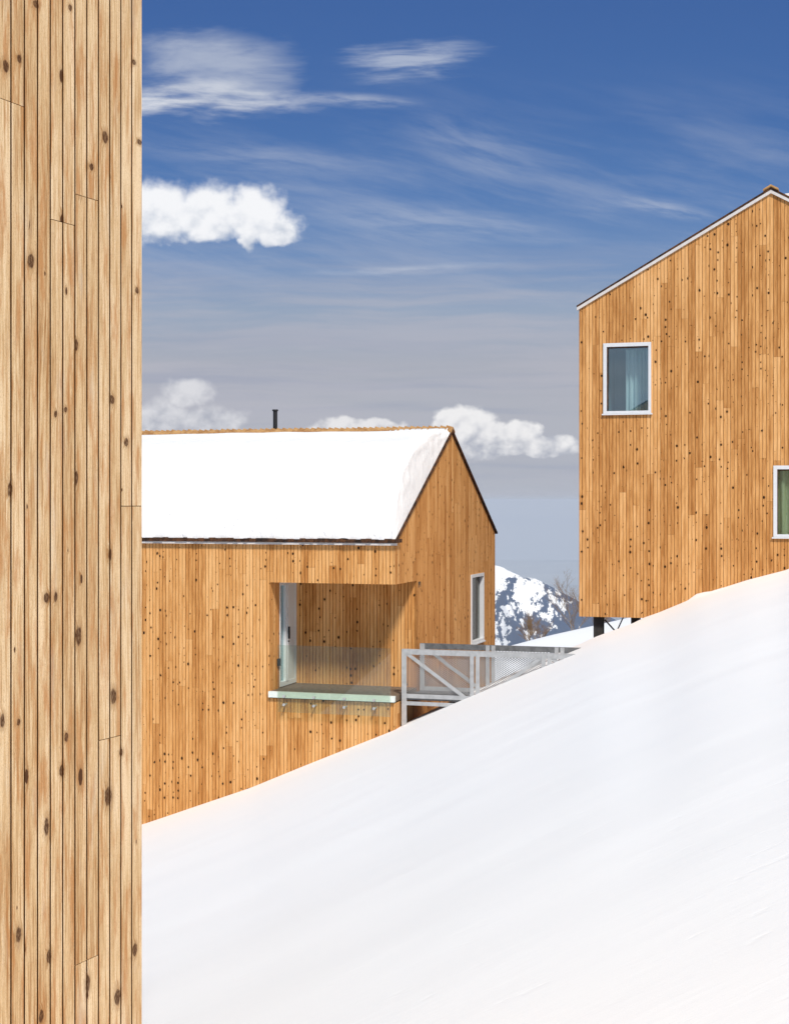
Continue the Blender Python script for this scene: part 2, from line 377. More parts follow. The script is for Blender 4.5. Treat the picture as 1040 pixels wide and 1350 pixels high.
# ------------------------------------------------------------------ mesh builder
class MB:
    def __init__(self): self.v = []; self.f = []; self.mi = []; self.uv = []; self.cl = []
    def face(self, pts, mi=0, uv=None, cl=(.5, .5, .5)):
        b = len(self.v); self.v += [Vector(p) for p in pts]
        self.f.append(tuple(range(b, b + len(pts)))); self.mi.append(mi)
        self.uv.append(uv or [(p[0], p[2]) for p in pts]); self.cl.append(cl)
    def prism(self, A, B, mi=0):               # two matching loops -> closed solid
        k = len(A); self.face(list(reversed(A)), mi); self.face(B, mi)
        for i in range(k):
            j = (i + 1) % k; self.face([A[i], A[j], B[j], B[i]], mi)
    def hexa(self, P8, mi=0): self.prism(P8[:4], P8[4:], mi)
    def bar(self, a, b, w, h, up=Vector((0, 0, 1)), mi=0):
        a, b = Vector(a), Vector(b); d = (b - a).normalized()
        s = d.cross(up).normalized(); u = s.cross(d).normalized()
        r = lambda p: [p - s * w / 2 - u * h / 2, p + s * w / 2 - u * h / 2, p + s * w / 2 + u * h / 2, p - s * w / 2 + u * h / 2]
        self.prism(r(a), r(b), mi)
    def tube(self, a, b, r0, r1, k=8, mi=0):
        a, b = Vector(a), Vector(b); d = (b - a).normalized()
        s = d.orthogonal().normalized(); u = d.cross(s)
        ring = lambda p, r: [p + (s * math.cos(t) + u * math.sin(t)) * r for t in [2 * math.pi * i / k for i in range(k)]]
        self.prism(ring(a, r0), ring(b, r1), mi)
    def build(self, name, mats, parent=None, smooth=False, loc=None):
        o0 = Vector((0, 0, 0)); p = parent
        while p is not None: o0 += p.location; p = p.parent
        l = Vector(loc) - o0 if loc is not None else Vector((0, 0, 0))
        me = bpy.data.meshes.new(name)
        me.from_pydata([tuple(q - o0 - l) for q in self.v], [], self.f)
        if not isinstance(mats, (list, tuple)): mats = [mats]
        for m in mats: me.materials.append(m)
        me.polygons.foreach_set('material_index', self.mi)
        ul = me.uv_layers.new(name='uv'); ul.data.foreach_set('uv', [c for f in self.uv for q in f for c in q])
        ca = me.color_attributes.new('board', 'FLOAT_COLOR', 'CORNER')
        ca.data.foreach_set('color', [c for f, k in zip(self.f, self.cl) for _ in f for c in (*k, 1.0)])
        if smooth: me.shade_smooth()
        o = bpy.data.objects.new(name, me); C.objects.link(o)
        o.location = l
        if parent is not None: o.parent = parent
        return o

def tag(o, label=None, cat=None, group=None, kind=None):
    for k, v in (('label', label), ('category', cat), ('group', group), ('kind', kind)):
        if v: o[k] = v
    return o
def empty(name, loc, label, cat, group=None):
    o = bpy.data.objects.new(name, None); C.objects.link(o); o.location = loc; o.empty_display_size = .3
    return tag(o, label, cat, group)

class Frame:
    """local building frame: a along the long facade, b into depth, z up"""
    def __init__(self, O, ex, ey): self.O, self.ex, self.ey = Vector(O), Vector(ex), Vector(ey)
    def P(self, a, b, z):
        q = self.O + self.ex * a + self.ey * b; return Vector((q.x, q.y, z))
    def box(self, mb, a0, a1, b0, b1, z0, z1, mi=0):
        P = self.P
        mb.hexa([P(a0, b0, z0), P(a1, b0, z0), P(a1, b1, z0), P(a0, b1, z0), P(a0, b0, z1), P(a1, b0, z1), P(a1, b1, z1), P(a0, b1, z1)], mi)

def planks(P, a0, a1, zlo, zhi, holes=(), w=.08, seed=0, gap=.0085, dep=.016, seg=4.6, flip=False, mb=None):
    """tongue boards over the line a0..a1; P(a, out, z) gives the point 'out' metres proud of the wall"""
    rnd = random.Random(seed); mb = mb or MB()
    lo = zlo if callable(zlo) else (lambda a: zlo); hi = zhi if callable(zhi) else (lambda a: zhi)
    nb = int(math.ceil((a1 - a0) / w - 1e-6)); tints = {}
    cur = .4
    for i in range(nb):
        b0, b1 = a0 + i * w, min(a1, a0 + (i + 1) * w)
        pair = i // 2
        if pair not in tints:
            cur = .55 * cur + .45 * rnd.random()
            z = min(lo(a0), lo(a1)) - rnd.random() * seg; js = []
            while z < 20: js.append((z, min(1, max(0, cur * .45 + rnd.random() * .55)), rnd.random(), rnd.random())); z += seg * (.5 + rnd.random())
            tints[pair] = js
        js = tints[pair]
        edges = sorted({b0, b1} | {e for h in holes for e in h[:2] if b0 + .004 < e < b1 - .004})
        for s0, s1 in zip(edges[:-1], edges[1:]):
            f0 = s0 + (gap / 2 if s0 == b0 else 0); f1 = s1 - (gap / 2 if s1 == b1 else 0)
            mid = (s0 + s1) / 2
            hs = sorted((h[2], h[3]) for h in holes if h[0] < mid < h[1])
            iv = []; z = None; start = 'lo'
            cuts = [start] + [x for h in hs for x in h] + ['hi']
            for c0, c1 in zip(cuts[::2], cuts[1::2]):
                z00 = lo(f0) if c0 == 'lo' else c0; z01 = lo(f1) if c0 == 'lo' else c0
                z10 = hi(f0) if c1 == 'hi' else c1; z11 = hi(f1) if c1 == 'hi' else c1
                if min(z10 - z00, z11 - z01) < .01: continue
                mb.face([P(s0, -dep, z00), P(s1, -dep, z01), P(s1, -dep, z11), P(s0, -dep, z10)], 1)
                base = min(z00, z01); top = max(z10, z11)
                js_in = [j for k, j in enumerate(js) if j[0] < top and (k + 1 >= len(js) or js[k + 1][0] > base)]
                for k, (jz, t, sd, th) in enumerate(js_in):
                    first, last = k == 0, k == len(js_in) - 1
                    q00, q01 = (z00, z01) if first else (jz + .0015, jz + .0015)
                    nz = None if last else js_in[k + 1][0] - .0015
                    q10, q11 = (z10, z11) if last else (min(nz, z10), min(nz, z11))
                    if min(q10 - q00, q11 - q01) < .004:
                        continue
                    cl = (t, sd, th)
                    A, B, D, E = (f0, q00), (f1, q01), (f1, q11), (f0, q10)
                    fr = [P(x, 0, z) for x, z in (A, B, D, E)]; bk = [P(x, -dep, z) for x, z in (A, B, D, E)]
                    uvs = [A, B, D, E]
                    mb.face(fr, 0, uvs, cl)
                    for m in range(4):
                        l = (m + 1) % 4
                        mb.face([fr[m], bk[m], bk[l], fr[l]], 1 if (m in (1, 3) and gap) else 0, [uvs[m], uvs[m], uvs[l], uvs[l]], cl)  # groove sides use the dark backing: shade put into their colour
    return mb


# ------------------------------------------------------------------ frames of the three cabins
AL = math.radians(17.5)
EX = Vector((math.cos(AL), -math.sin(AL))); EY = Vector((math.sin(AL), math.cos(AL)))
WID = 8.85; RISE = WID / 2 * math.tan(math.radians(29.35))
FM = Frame((.016, 32.0), EX, EY)                 # middle cabin: near corner at a=0, front runs to a<0
FR = Frame((4.374, 36.0), EX, EY)                # right cabin: left corner at a=0
LX = -KD; LY = Vector((-.91022, .41415))
FL = Frame(K0, KD, LY)                           # left cabin: far right corner at a=0, long wall runs to the viewer


# ------------------------------------------------------------------ terrain
SIL = [(188, 1088), (330, 1037), (400, 1007), (520, 957), (620, 912), (700, 878), (790, 840), (865, 815), (925, 789), (985, 769), (1040, 754)]
def vc_dev(u):
    if u <= SIL[0][0] or u >= SIL[-1][0]: return 0.0
    for (u0, v0), (u1, v1) in zip(SIL, SIL[1:]):
        if u0 <= u <= u1:
            t = (u - u0) / (u1 - u0); v = v0 + (v1 - v0) * t
            return v - (957 - .392 * (u - 520))
def sm(a, b, x):
    t = min(1, max(0, (x - a) / (b - a))); return t * t * (3 - 2 * t)
def crest_y(x):
    yl = 32.0 - .314 * x + .55
    yr = 36.0 - .314 * (x - 4.374) + .45
    t = sm(5.2, 6.3, x)
    ym = 33.0 + .28 * max(0, x)
    l = sm(.0, .5, x)
    y = yl * (1 - l) + ym * l
    return y * (1 - t) + yr * t
def fbm(x, y, s, o=4): return mnoise.fractal(Vector((x * s, y * s, 3.7)), 1.0, 2.0, o)
def terrain(x, y):
    yy = max(y, 8.0)
    u = 520 + 2000 * x / yy
    front = .392 * x - .0888 * y - 2.0
    fade = sm(4, 16, y)
    front -= vc_dev(u) * fade * min(y, 34) / 2000
    q = (x * .97 + y * .24, -x * .24 + y * .97)
    amp = .014 * (1 - .8 * sm(24, 31, y))
    front += amp * fbm(q[0] * .5, q[1] * 1.6, .55, 4) + .06 * fbm(q[0], q[1], .12, 2) * (1 - sm(14, 28, y))
    if y < -2: front += .03 * (y + 2) ** 2 * .2                      # slope climbs behind the viewer
    front += .09 * math.exp(-((x - 6.93) ** 2 + (y - 34.7) ** 2) / .05) + .04 * math.exp(-((x - 7.35) ** 2 + (y - 34.5) ** 2) / .04)
    D = crest_y(x)
    back = -7.45 + .24 * (x - 6.76) + .12 * fbm(x, y, .1, 3)
    if y < 80: back -= .0028 * (80 - y) ** 2 * (1 - .55 * sm(60, 38, y) if False else 1) * .55
    else: back -= .35 * (y - 80) ** 1.15
    t = sm(D, D + 5.5, y)
    return front * (1 - t) + back * t

def axis(a, b, fine, coarse, f0, f1):
    out = []; x = a
    while x < b + 1e-6:
        out.append(x); x += fine if f0 <= x < f1 else coarse
    return out
def sheet(xs, ys, fn):
    vs = [(x, y, fn(x, y)) for y in ys for x in xs]; k = len(xs)
    fs = [(j * k + i, j * k + i + 1, (j + 1) * k + i + 1, (j + 1) * k + i) for j in range(len(ys) - 1) for i in range(k - 1)]
    return vs, fs
def sheet_obj(name, xs, ys, fn, m):
    vs, fs = sheet(xs, ys, fn); me = bpy.data.meshes.new(name); me.from_pydata(vs, [], fs); me.materials.append(m); me.shade_smooth()
    o = bpy.data.objects.new(name, me); C.objects.link(o); return o
xs = axis(-46, 40, .18, .8, -9, 12); ys = axis(-44, 125, .2, .9, 5, 40)
tag(sheet_obj('snow_slope', xs, ys, terrain, M['snow']), kind='structure')
# small drift lumps on the crest are part of the snow
mbl = MB()

# valley floor: one sheet from the foot of the slope to the horizon
vs, fs = [], []
rings = [20, 200, 500, 900, 1500, 2400, 4000, 7000, 12000, 18000, 24000, 29500]
zr = lambda r: -60 - .42 * min(r, 2600) if r < 2600 else -1152 + 0
for r in rings:
    for k in range(96):
        t = 2 * math.pi * k / 96; z = max(zr(r), -1150)
        if r <= 20: z = -70
        vs.append((r * math.cos(t), 120 + r * math.sin(t) if r < 300 else r * math.sin(t), z))
vs.append((0, 120, -70))
for i in range(len(rings) - 1):
    for k in range(96):
        l = (k + 1) % 96; fs.append((i * 96 + k, i * 96 + l, (i + 1) * 96 + l, (i + 1) * 96 + k))
for k in range(96): fs.append((len(vs) - 1, (k + 1) % 96, k))
me = bpy.data.meshes.new('valley_floor'); me.from_pydata(vs, [], fs); me.materials.append(M['plain']); me.shade_smooth()
o = bpy.data.objects.new('valley_floor', me); C.objects.link(o); tag(o, kind='structure')

# far mountain: heightfield whose ridge falls to the right
RY = 6000.0
RID = [(560, 800), (600, 765), (632, 745), (651, 743.5), (666, 749), (687, 760), (705, 762), (724, 771), (740, 780), (758, 789), (790, 806), (840, 830), (1040, 900)]
def ridge_z(x):
    u = 520 + 2000 * x / RY
    if u < RID[0][0]: v = 800 + (560 - u) * .6
    elif u > RID[-1][0]: v = 900 + (u - 1040) * .3
    else:
        for (u0, v0), (u1, v1) in zip(RID, RID[1:]):
            if u0 <= u <= u1: v = v0 + (v1 - v0) * (u - u0) / (u1 - u0); break
    return (660 - v) / 2000 * RY
def mount(x, y):
    rz = ridge_z(x)
    d = RY - y
    if d >= 0:
        sp = .48 * d
        gul = abs(mnoise.fractal(Vector((x * .0035 + y * .0006, y * .0009, 1.3)), 1.0, 2.0, 5))
        z = rz - sp - gul * 230 * sm(0, 500, d) + 20 * mnoise.fractal(Vector((x * .012, y * .012, 5)), 1.0, 2.0, 4) * sm(0, 200, d)
    else: z = rz + d * .6
    z += 5 * mnoise.fractal(Vector((x * .03, y * .03, 9)), 1.0, 2.0, 3)
    return max(z, -1200)
tag(sheet_obj('mountain', [120 + 8 * i for i in range(190)], [4100 + 14 * i for i in range(165)], mount, M['mountain']), kind='structure')
# faint far ridge on the horizon
def farhill(x, y):
    u = 520 + 2000 * x / 26000
    hh = 45 * sm(640, 780, u) + 60 * mnoise.fractal(Vector((x * .0006, 0, 2)), 1, 2, 3) * sm(640, 780, u)
    return -1151 + max(0, hh * 2.2) * max(0, 1 - abs(y - 26000) / 1500)
tag(sheet_obj('far_hills', [-3000 + 200 * i for i in range(60)], [24500, 25200, 26000, 26800, 27500], farhill, M['plain']), kind='structure')


# ------------------------------------------------------------------ shared cabin pieces
def window(fr_P, a0, a1, z0, z1, parent, curtain_mat, room, proud=.03, fw=.085, curtain_from=0.0, curtain_to=1.0, curtain_dep=.3, drop=0.0, gm='pane'):
    """fr_P(a, out, z): frame with mitred casing, sill, glass, room box and curtain, all under one window part"""
    def bx(mb, p0, p1, o0, o1, q0, q1):
        mb.hexa([fr_P(p0, o0, q0), fr_P(p1, o0, q0), fr_P(p1, o1, q0), fr_P(p0, o1, q0), fr_P(p0, o0, q1), fr_P(p1, o0, q1), fr_P(p1, o1, q1), fr_P(p0, o1, q1)])
    f = MB()
    bx(f, a0, a0 + fw, -.12, proud, z0, z1); bx(f, a1 - fw * .75, a1, -.12, proud, z0, z1)
    bx(f, a0 + fw, a1 - fw * .75, -.12, proud, z1 - fw, z1); bx(f, a0 + fw, a1 - fw * .75, -.12, proud, z0, z0 + fw * .7)
    # room lining behind the glass
    w = f.build('window', M['frame'], parent)
    r = MB(); D = -1.6
    e = .02
    A0, A1, Z0, Z1 = a0 + e, a1 - e, z0 + e, z1 - e
    r.face([fr_P(A0, D, Z0), fr_P(A1, D, Z0), fr_P(A1, D, Z1), fr_P(A0, D, Z1)])
    r.face([fr_P(A0, -.13, Z0), fr_P(A0, D, Z0), fr_P(A0, D, Z1), fr_P(A0, -.13, Z1)])
    r.face([fr_P(A1, -.13, Z0), fr_P(A1, D, Z0), fr_P(A1, D, Z1), fr_P(A1, -.13, Z1)])
    r.face([fr_P(A0, -.13, Z1), fr_P(A1, -.13, Z1), fr_P(A1, D, Z1), fr_P(A0, D, Z1)])
    r.face([fr_P(A0, -.13, Z0), fr_P(A1, -.13, Z0), fr_P(A1, D, Z0), fr_P(A0, D, Z0)])
    r.build('interior', room, w)
    g = MB(); bx(g, a0 + fw, a1 - fw * .75, -.085, -.079, z0 + fw * .7, z1 - fw); g.build('pane', M[gm], w)
    s = MB(); bx(s, a0 - .03, a1 + .03, -.02, proud + .03, z0 - .035, z0 - .003); s.build('sill', M['frame'], w)
    s = MB(); bx(s, a0 + fw, a0 + fw + .018, -.078, proud - .008, z0 + fw * .7 + .001, z1 - fw - .001)
    bx(s, a0 + fw + .018, a1 - fw * .75, -.078, -.06, z1 - fw - .03, z1 - fw - .001); s.build('glazing_bead', M['shingle'], w)
    if curtain_mat:
        c = MB(); N = 46; c0 = a0 + (a1 - a0) * curtain_from; c1 = a0 + (a1 - a0) * curtain_to
        pts = []
        for i in range(N + 1):
            t = i / N; pts.append((c0 + (c1 - c0) * t, -curtain_dep + .035 * math.sin(t * 38 + 1.3 * math.sin(t * 9))))
        for (x0, y0), (x1, y1) in zip(pts, pts[1:]):
            c.face([fr_P(x0, y0, z0 + .03), fr_P(x1, y1, z0 + .03), fr_P(x1, y1, z1 - drop), fr_P(x0, y0, z1 - drop)])
        c.build('curtain', curtain_mat, w)
    return w

def ridge_caps(fr, a_of, s0, s1, b, z, parent, rnd, along_b=False):
    """overlapping tilted cedar caps along a ridge"""
    mb = MB(); s = s0
    while s < s1:
        l = .15 * (1 + .06 * (rnd.random() - .5)); t = .035 + .012 * rnd.random(); e = min(s + l * 1.05, s1 + .05); jz = rnd.uniform(-.006, .006)
        for sg in (-1, 1):
            w_ = .17; dz = -w_ * math.tan(math.radians(30))
            pts = []
            for (ss, lift) in ((s, .055), (e, .008)):
                pts.append((ss, 0, z + lift + jz)); pts.append((ss, sg * w_, z + dz + lift + jz))
            def Q(p, k=0.0):
                return fr.P(b + p[1], p[0], p[2] + k) if along_b else fr.P(p[0], b + p[1], p[2] + k)
            lo = [Q(pts[0]), Q(pts[1]), Q(pts[3]), Q(pts[2])]; hi = [Q(pts[0], t), Q(pts[1], t), Q(pts[3], t), Q(pts[2], t)]
            mb.prism(lo, hi, 0)
        s += l
    return mb.build('ridge_cap', M['cap'], parent)


# ================================================================== MIDDLE CABIN
ZE = -.86                                       # wall top at the eave
L_M = 13.0; ZB = -9.0
mid = empty('cabin', FM.P(-L_M / 2, WID / 2, ZB), 'honey coloured larch cabin with snow covered roof, recessed glass balcony and black flue', 'cabin')
REC_A, REC_B = -2.84, 1.57                      # recess: a from REC_A to 0, depth REC_B
LIN, FLO = -1.77, -4.125                        # lintel underside and balcony floor
front = planks(lambda a, o, z: FM.P(a, -o, z), -L_M, 0, ZB, ZE, holes=[(REC_A, .2, FLO - .15, LIN)], seed=11)
front.build('front_wall', [M['wood_mid'], M['backing']], mid)
gtop = lambda b: ZE + RISE * (1 - abs(b - WID / 2) / (WID / 2))
GW = (6.28, 7.56, -3.60, -1.86)
gab = planks(lambda b, o, z: FM.P(o, b, z), 0, WID, ZB, gtop, holes=[(-.1, REC_B, FLO - .15, LIN), GW], seed=23)
gab.build('gable_wall', [M['wood_mid'], M['backing']], mid)
bk = MB()
FM.box(bk, -L_M, -.02, WID - .02, WID, ZB, ZE); 
bk.face([FM.P(-L_M, b, z) for b, z in ((0, ZB), (WID, ZB), (WID, ZE), (WID / 2, ZE + RISE), (0, ZE))])
bk.build('rear_wall', M['wood_mid'], mid)
# recess lining
back = planks(lambda a, o, z: FM.P(a, REC_B - o, z), REC_A, 0, FLO, LIN, seed=31); back.build('recess_back_wall', [M['wood_mid'], M['backing']], mid)
DO = (.55, 1.50)
rev = planks(lambda b, o, z: FM.P(REC_A + o, b, z), 0, REC_B, FLO, LIN, holes=[(DO[0], DO[1] + .2, FLO - .1, LIN + .1)], seed=37)
rev.build('recess_side_wall', [M['wood_mid'], M['backing']], mid)
cl = planks(lambda a, o, z: FM.P(a, z, LIN + .001 - o), REC_A, -.015, .015, REC_B, seed=41); cl.build('recess_ceiling', [M['wood_mid'], M['backing']], mid)
# balcony slab, with pale edge
sb = MB(); FM.box(sb, REC_A - .01, .0, -.075, .02, FLO - .125, FLO + .002); sb.build('balcony_edge', M['slab'], mid)
sb = MB(); FM.box(sb, REC_A + .002, -.002, .021, REC_B - .002, FLO - .12, FLO); sb.build('balcony_floor', M['floor'], mid)
# balcony door on the left reveal
dr = MB()
def dbox(mb, b0, b1, o0, o1, z0, z1): FM.box(mb, REC_A + o0, REC_A + o1, b0, b1, z0, z1)
dbox(dr, DO[0], DO[0] + .05, -.10, .012, FLO + .02, LIN - .003); dbox(dr, DO[1] - .01, DO[1] + .06, -.10, .012, FLO + .02, LIN - .003)
dbox(dr, DO[0] + .05, DO[1] - .01, -.10, .012, LIN - .10, LIN - .003); dbox(dr, DO[0] + .05, DO[1] - .01, -.10, .012, FLO + .02, FLO + .12)
dbox(dr, .90, .95, -.08, .022, FLO + .12, LIN - .10); dbox(dr, .98, 1.03, -.08, .03, FLO + .12, LIN - .10)
door = dr.build('balcony_door', M['frame'], mid)
g = MB(); dbox(g, DO[0] + .05, .90, -.05, -.044, FLO + .12, LIN - .10); g.build('pane', M['pane'], door)
g = MB(); dbox(g, 1.03, DO[1] - .01, -.03, .0, FLO + .12, LIN - .10); g.build('door_panel', M['white_panel'], door)
g = MB(); dbox(g, DO[0] + .02, .97, -1.2, -1.15, FLO + .02, LIN - .02); dbox(g, DO[0] + .02, DO[0] + .045, -1.15, -.11, FLO + .02, LIN - .02); g.build('interior', M['room'], door)
g = MB(); dbox(g, .985, 1.0, .03, .075, FLO + 1.05, FLO + 1.32); dbox(g, .985, 1.0, .03, .06, FLO + .98, FLO + 1.01); g.build('door_handle', M['black'], door)
# clamp holding the glass on the reveal
cpb = MB(); FM.box(cpb, REC_A + .012, REC_A + .05, .38, .50, FLO + .5, FLO + .66); cpb.build('glass_clamp', M['steel'], mid)
# glass balustrade in two sheets on standoffs
rail = MB(); GA0, GA1, GS = -2.60, -.06, -1.42; GB = -.135
for i, (x0, x1) in enumerate(((GA0, GS - .006), (GS + .006, GA1))):
    g = MB(); FM.box(g, x0, x1, GB - .012, GB, FLO - .42, FLO + 1.02); g.build('glass_panel', M['rail_glass'], mid)
for u in (378, 417, 457, 496):
    k = (u - CX) / F; a = (k * 32 - .016) / (EX.x - k * EX.y)
    for z in (FLO - .03 - .05, FLO - .26):
        s = MB(); s.tube(FM.P(a, -.076 if z > FLO - .14 else .0, z), FM.P(a, GB - .034, z), (.018), .018, 12); s.tube(FM.P(a, GB - .034, z), FM.P(a, GB - .045, z), .032, .028, 12)
        s.build('standoff', M['galv'], mid)
# roof slabs
def roof(fr, along, e0, e1, ze, parent, th=.055, ov=.07, m=None):
    """along='a': ridge runs along a (from e0 to e1) and the slopes fall along b; along='b' the other way round"""
    P = (lambda s, t, z: fr.P(s, t, z)) if along == 'a' else (lambda s, t, z: fr.P(t, s, z))
    o = []
    for sg in (0, 1):
        t0 = -ov if sg == 0 else WID + ov; z0 = ze - ov * math.tan(math.radians(30.1)); zt = ze + RISE
        k = .012
        A = [P(e0, t0, z0 + k), P(e0, WID / 2, zt + k), P(e0, WID / 2, zt + th + k), P(e0, t0, z0 + th * .8 + k)]
        B = [P(e1, t0, z0 + k), P(e1, WID / 2, zt + k), P(e1, WID / 2, zt + th + k), P(e1, t0, z0 + th * .8 + k)]
        mb = MB(); mb.prism(A, B); o.append(mb.build('roof', m or M['shingle'], parent))
    return o
rm = roof(FM, 'a', -L_M, .055, ZE, mid)
rnd = random.Random(5)
ridge_caps(FM, None, -L_M, .04, WID / 2, ZE + RISE + .075, mid, rnd)
# ragged shingle butts under the snow at the eave
rg = MB(); a = -L_M
while a < .05:
    w_ = rnd.uniform(.08, .2); t = rnd.uniform(.02, .045); o_ = rnd.uniform(.102, .135)
    FM.box(rg, a, a + w_ - .002, -o_, .25, ZE - .03 + rnd.uniform(-.006, .006), ZE + .012 + t); a += w_
rg.build('eave_shingles', M['shingle'], mid)
gt = MB(); FM.box(gt, -L_M, .05, -.085, -.014, ZE - .085, ZE - .036); gt.build('eave_flashing', M['fascia'], mid)
# flue
k = (363 - CX) / F; bF = WID / 2 + .5
aF = (k * (32 + bF * EY.y) - .016 - bF * EY.x) / (EX.x - k * EX.y)
fl = MB(); pz = ZE + RISE
fl.tube(FM.P(aF, bF, pz - .5), FM.P(aF, bF, pz + .62), .055, .055, 14); fl.tube(FM.P(aF, bF, pz + .62), FM.P(aF, bF, pz + .66), .075, .075, 14)
fl.tube(FM.P(aF, bF, pz - .25), FM.P(aF, bF, pz - .19), .12, .08, 14); fl.build('flue', M['black'], mid)
# gable window
window(lambda b, o, z: FM.P(o, b, z), GW[0], GW[1], GW[2], GW[3], mid, None, M['dark_room'], proud=.03, fw=.08, gm='pane_clear')
# small house number plate strokes on the gable by the recess
for strokes in (((1.70, 1.717, -1.93, -1.80), (1.717, 1.765, -1.815, -1.80), (1.748, 1.765, -1.87, -1.815)), ((1.80, 1.85, -1.815, -1.80), (1.833, 1.85, -1.92, -1.815))):
    hn = MB()
    for (b0, b1, z0, z1) in strokes: FM.box(hn, .001, .012, b0, b1, z0, z1)
    hn.build('house_number', M['steel'], mid)

# snow on the near slope
def slope_snow():
    vs, fs = [], []
    NS, NT, NE = 170, 60, 14
    slope = RISE / (WID / 2)
    def T(t, s):
        th = 1.05 * (min(1, max(0, t) / .26) ** .62) * (1 - .38 * sm(.40, .78, t)) * (1 - (.95 - .07 * sm(-2.2, -.9, s)) * sm(.72, .99, t))
        return max(.006, th + .03 * fbm(s, t * 5, .5, 3) * min(1, t * 6))
    def pt(s, t, h):
        b = -.082 + (WID / 2 + .0) * t; z = ZE + slope * b + .062
        nb, nz = -math.sin(math.radians(30.1)), math.cos(math.radians(30.1))
        return FM.P(s, b + nb * h * .8, z + nz * h + .06 * h)
    cols = []
    for i in range(NS + 1):
        q = i / NS; cols.append(('m', q))
    for j in range(1, NE + 1): cols.append(('e', j / NE))
    for (kd, q) in cols:
        for r in range(NT + 1):
            t = r / NT
            t_ = t + (0.004 * fbm(q * L_M * 2.4, 1.0, 1.0, 3) if r == 0 else 0)
            set_ = .03 + .03 * sm(.05, .75, t) + .04 * abs(fbm(t * 6, 2.0, 1.0, 3))
            if kd == 'm':
                s = -L_M + (L_M - set_) * q
                h = T(t_, s)
                d = -set_ - s
                if d < .22: h *= 1 - .12 * (1 - d / .22) ** 2
                vs.append(pt(s, t_, h))
            else:
                s = -set_ + (set_ + .02) * q ** .9
                h = T(t_, -set_) * .88
                hh = h * (1 - q ** 1.5) + .01 + .022 * fbm(s * 6, t * 22, 1.0, 3) * (1 - q)
                vs.append(pt(s + .03 * fbm(t * 20, q * 3, 1, 3) * q * (1 - q) * 4, t_, hh))
    k = NT + 1
    for i in range(len(cols) - 1):
        for r in range(NT): fs.append((i * k + r, (i + 1) * k + r, (i + 1) * k + r + 1, i * k + r + 1))
    # close the eave lip and the back edge down to the roof
    for (r, sg) in ((0, 1), (NT, -1)):
        b0 = len(vs)
        for i in range(len(cols)):
            v = vs[i * k + r]; vs.append(v + Vector((0, 0, -.03)))
        for i in range(len(cols) - 1):
            q = [b0 + i, b0 + i + 1, (i + 1) * k + r, i * k + r]
            fs.append(tuple(q if sg == 1 else reversed(q)))
    me = bpy.data.meshes.new('roof_snow'); me.from_pydata([tuple(v) for v in vs], [], fs); me.materials.append(M['roof_snow']); me.shade_smooth()
    o = bpy.data.objects.new('roof_snow', me); C.objects.link(o); return o
tag(slope_snow(), 'thick white snow blanket lying on the roof slope of the cabin with the flue', 'snow')


# ================================================================== RIGHT CABIN
ZER = 4.60; ZBR = -2.75; L_R = 13.0
rc = empty('cabin', FR.P(WID / 2, L_R / 2, ZBR), 'amber larch cabin raised on dark steel stilts above the snow, its gable facing the viewer', 'cabin')
rtop = lambda a: ZER + RISE * (1 - abs(a - WID / 2) / (WID / 2))
W1 = (.579, 1.702, 2.05, 3.71); W2 = (4.478, 5.60, -.83, .80)
gw = planks(lambda a, o, z: FR.P(a, -o, z), 0, WID, ZBR, rtop, holes=[W1, W2], seed=51)
gw.build('gable_wall', [M['wood_right'], M['backing']], rc)
sw = planks(lambda b, o, z: FR.P(-o, b, z), 0, L_R, ZBR, ZER, seed=57, w=.16); sw.build('side_wall', [M['wood_right'], M['backing']], rc)
sw = MB(); FR.box(sw, WID - .03, WID, .02, L_R, ZBR, ZER); sw.face([FR.P(a, L_R, z) for a, z in ((0, ZBR), (WID, ZBR), (WID, ZER), (WID / 2, ZER + RISE), (0, ZER))])
sw.build('rear_wall', M['wood_right'], rc)
sw = MB(); FR.box(sw, .01, WID - .04, .02, L_R - .02, ZBR + .01, ZBR + .2); sw.build('floor_underside', M['backing'], rc)
roof(FR, 'b', -.06, L_R, ZER, rc, th=.05, ov=.05)
for sg in (0, 1):
    mb = MB(); t0 = -.045 if sg == 0 else WID + .045; z0 = ZER - .045 * math.tan(math.radians(30.1))
    A = [(t0, z0 - .068), (WID / 2, ZER + RISE - .068), (WID / 2, ZER + RISE + .008), (t0, z0 + .008)]
    mb.prism([FR.P(a, -.052, z) for a, z in A], [FR.P(a, -.003, z) for a, z in A]); mb.build('rake_fascia', M['fascia'], rc)
ridge_caps(FR, None, -.10, L_R, WID / 2, ZER + RISE + .035, rc, rnd, True)
w1 = window(lambda a, o, z: FR.P(a, -o, z), *W1[:2], W1[2], W1[3], rc, M['curtain_added'], M['room'], curtain_from=.40, curtain_to=.96, curtain_dep=.5, drop=.10)  # added curtain and teal room stand in for the pane's mirrored view
window(lambda a, o, z: FR.P(a, -o, z), *W2[:2], W2[2], W2[3], rc, M['curtain_green'], M['dark_room'], curtain_from=.0, curtain_to=.97, curtain_dep=.22)
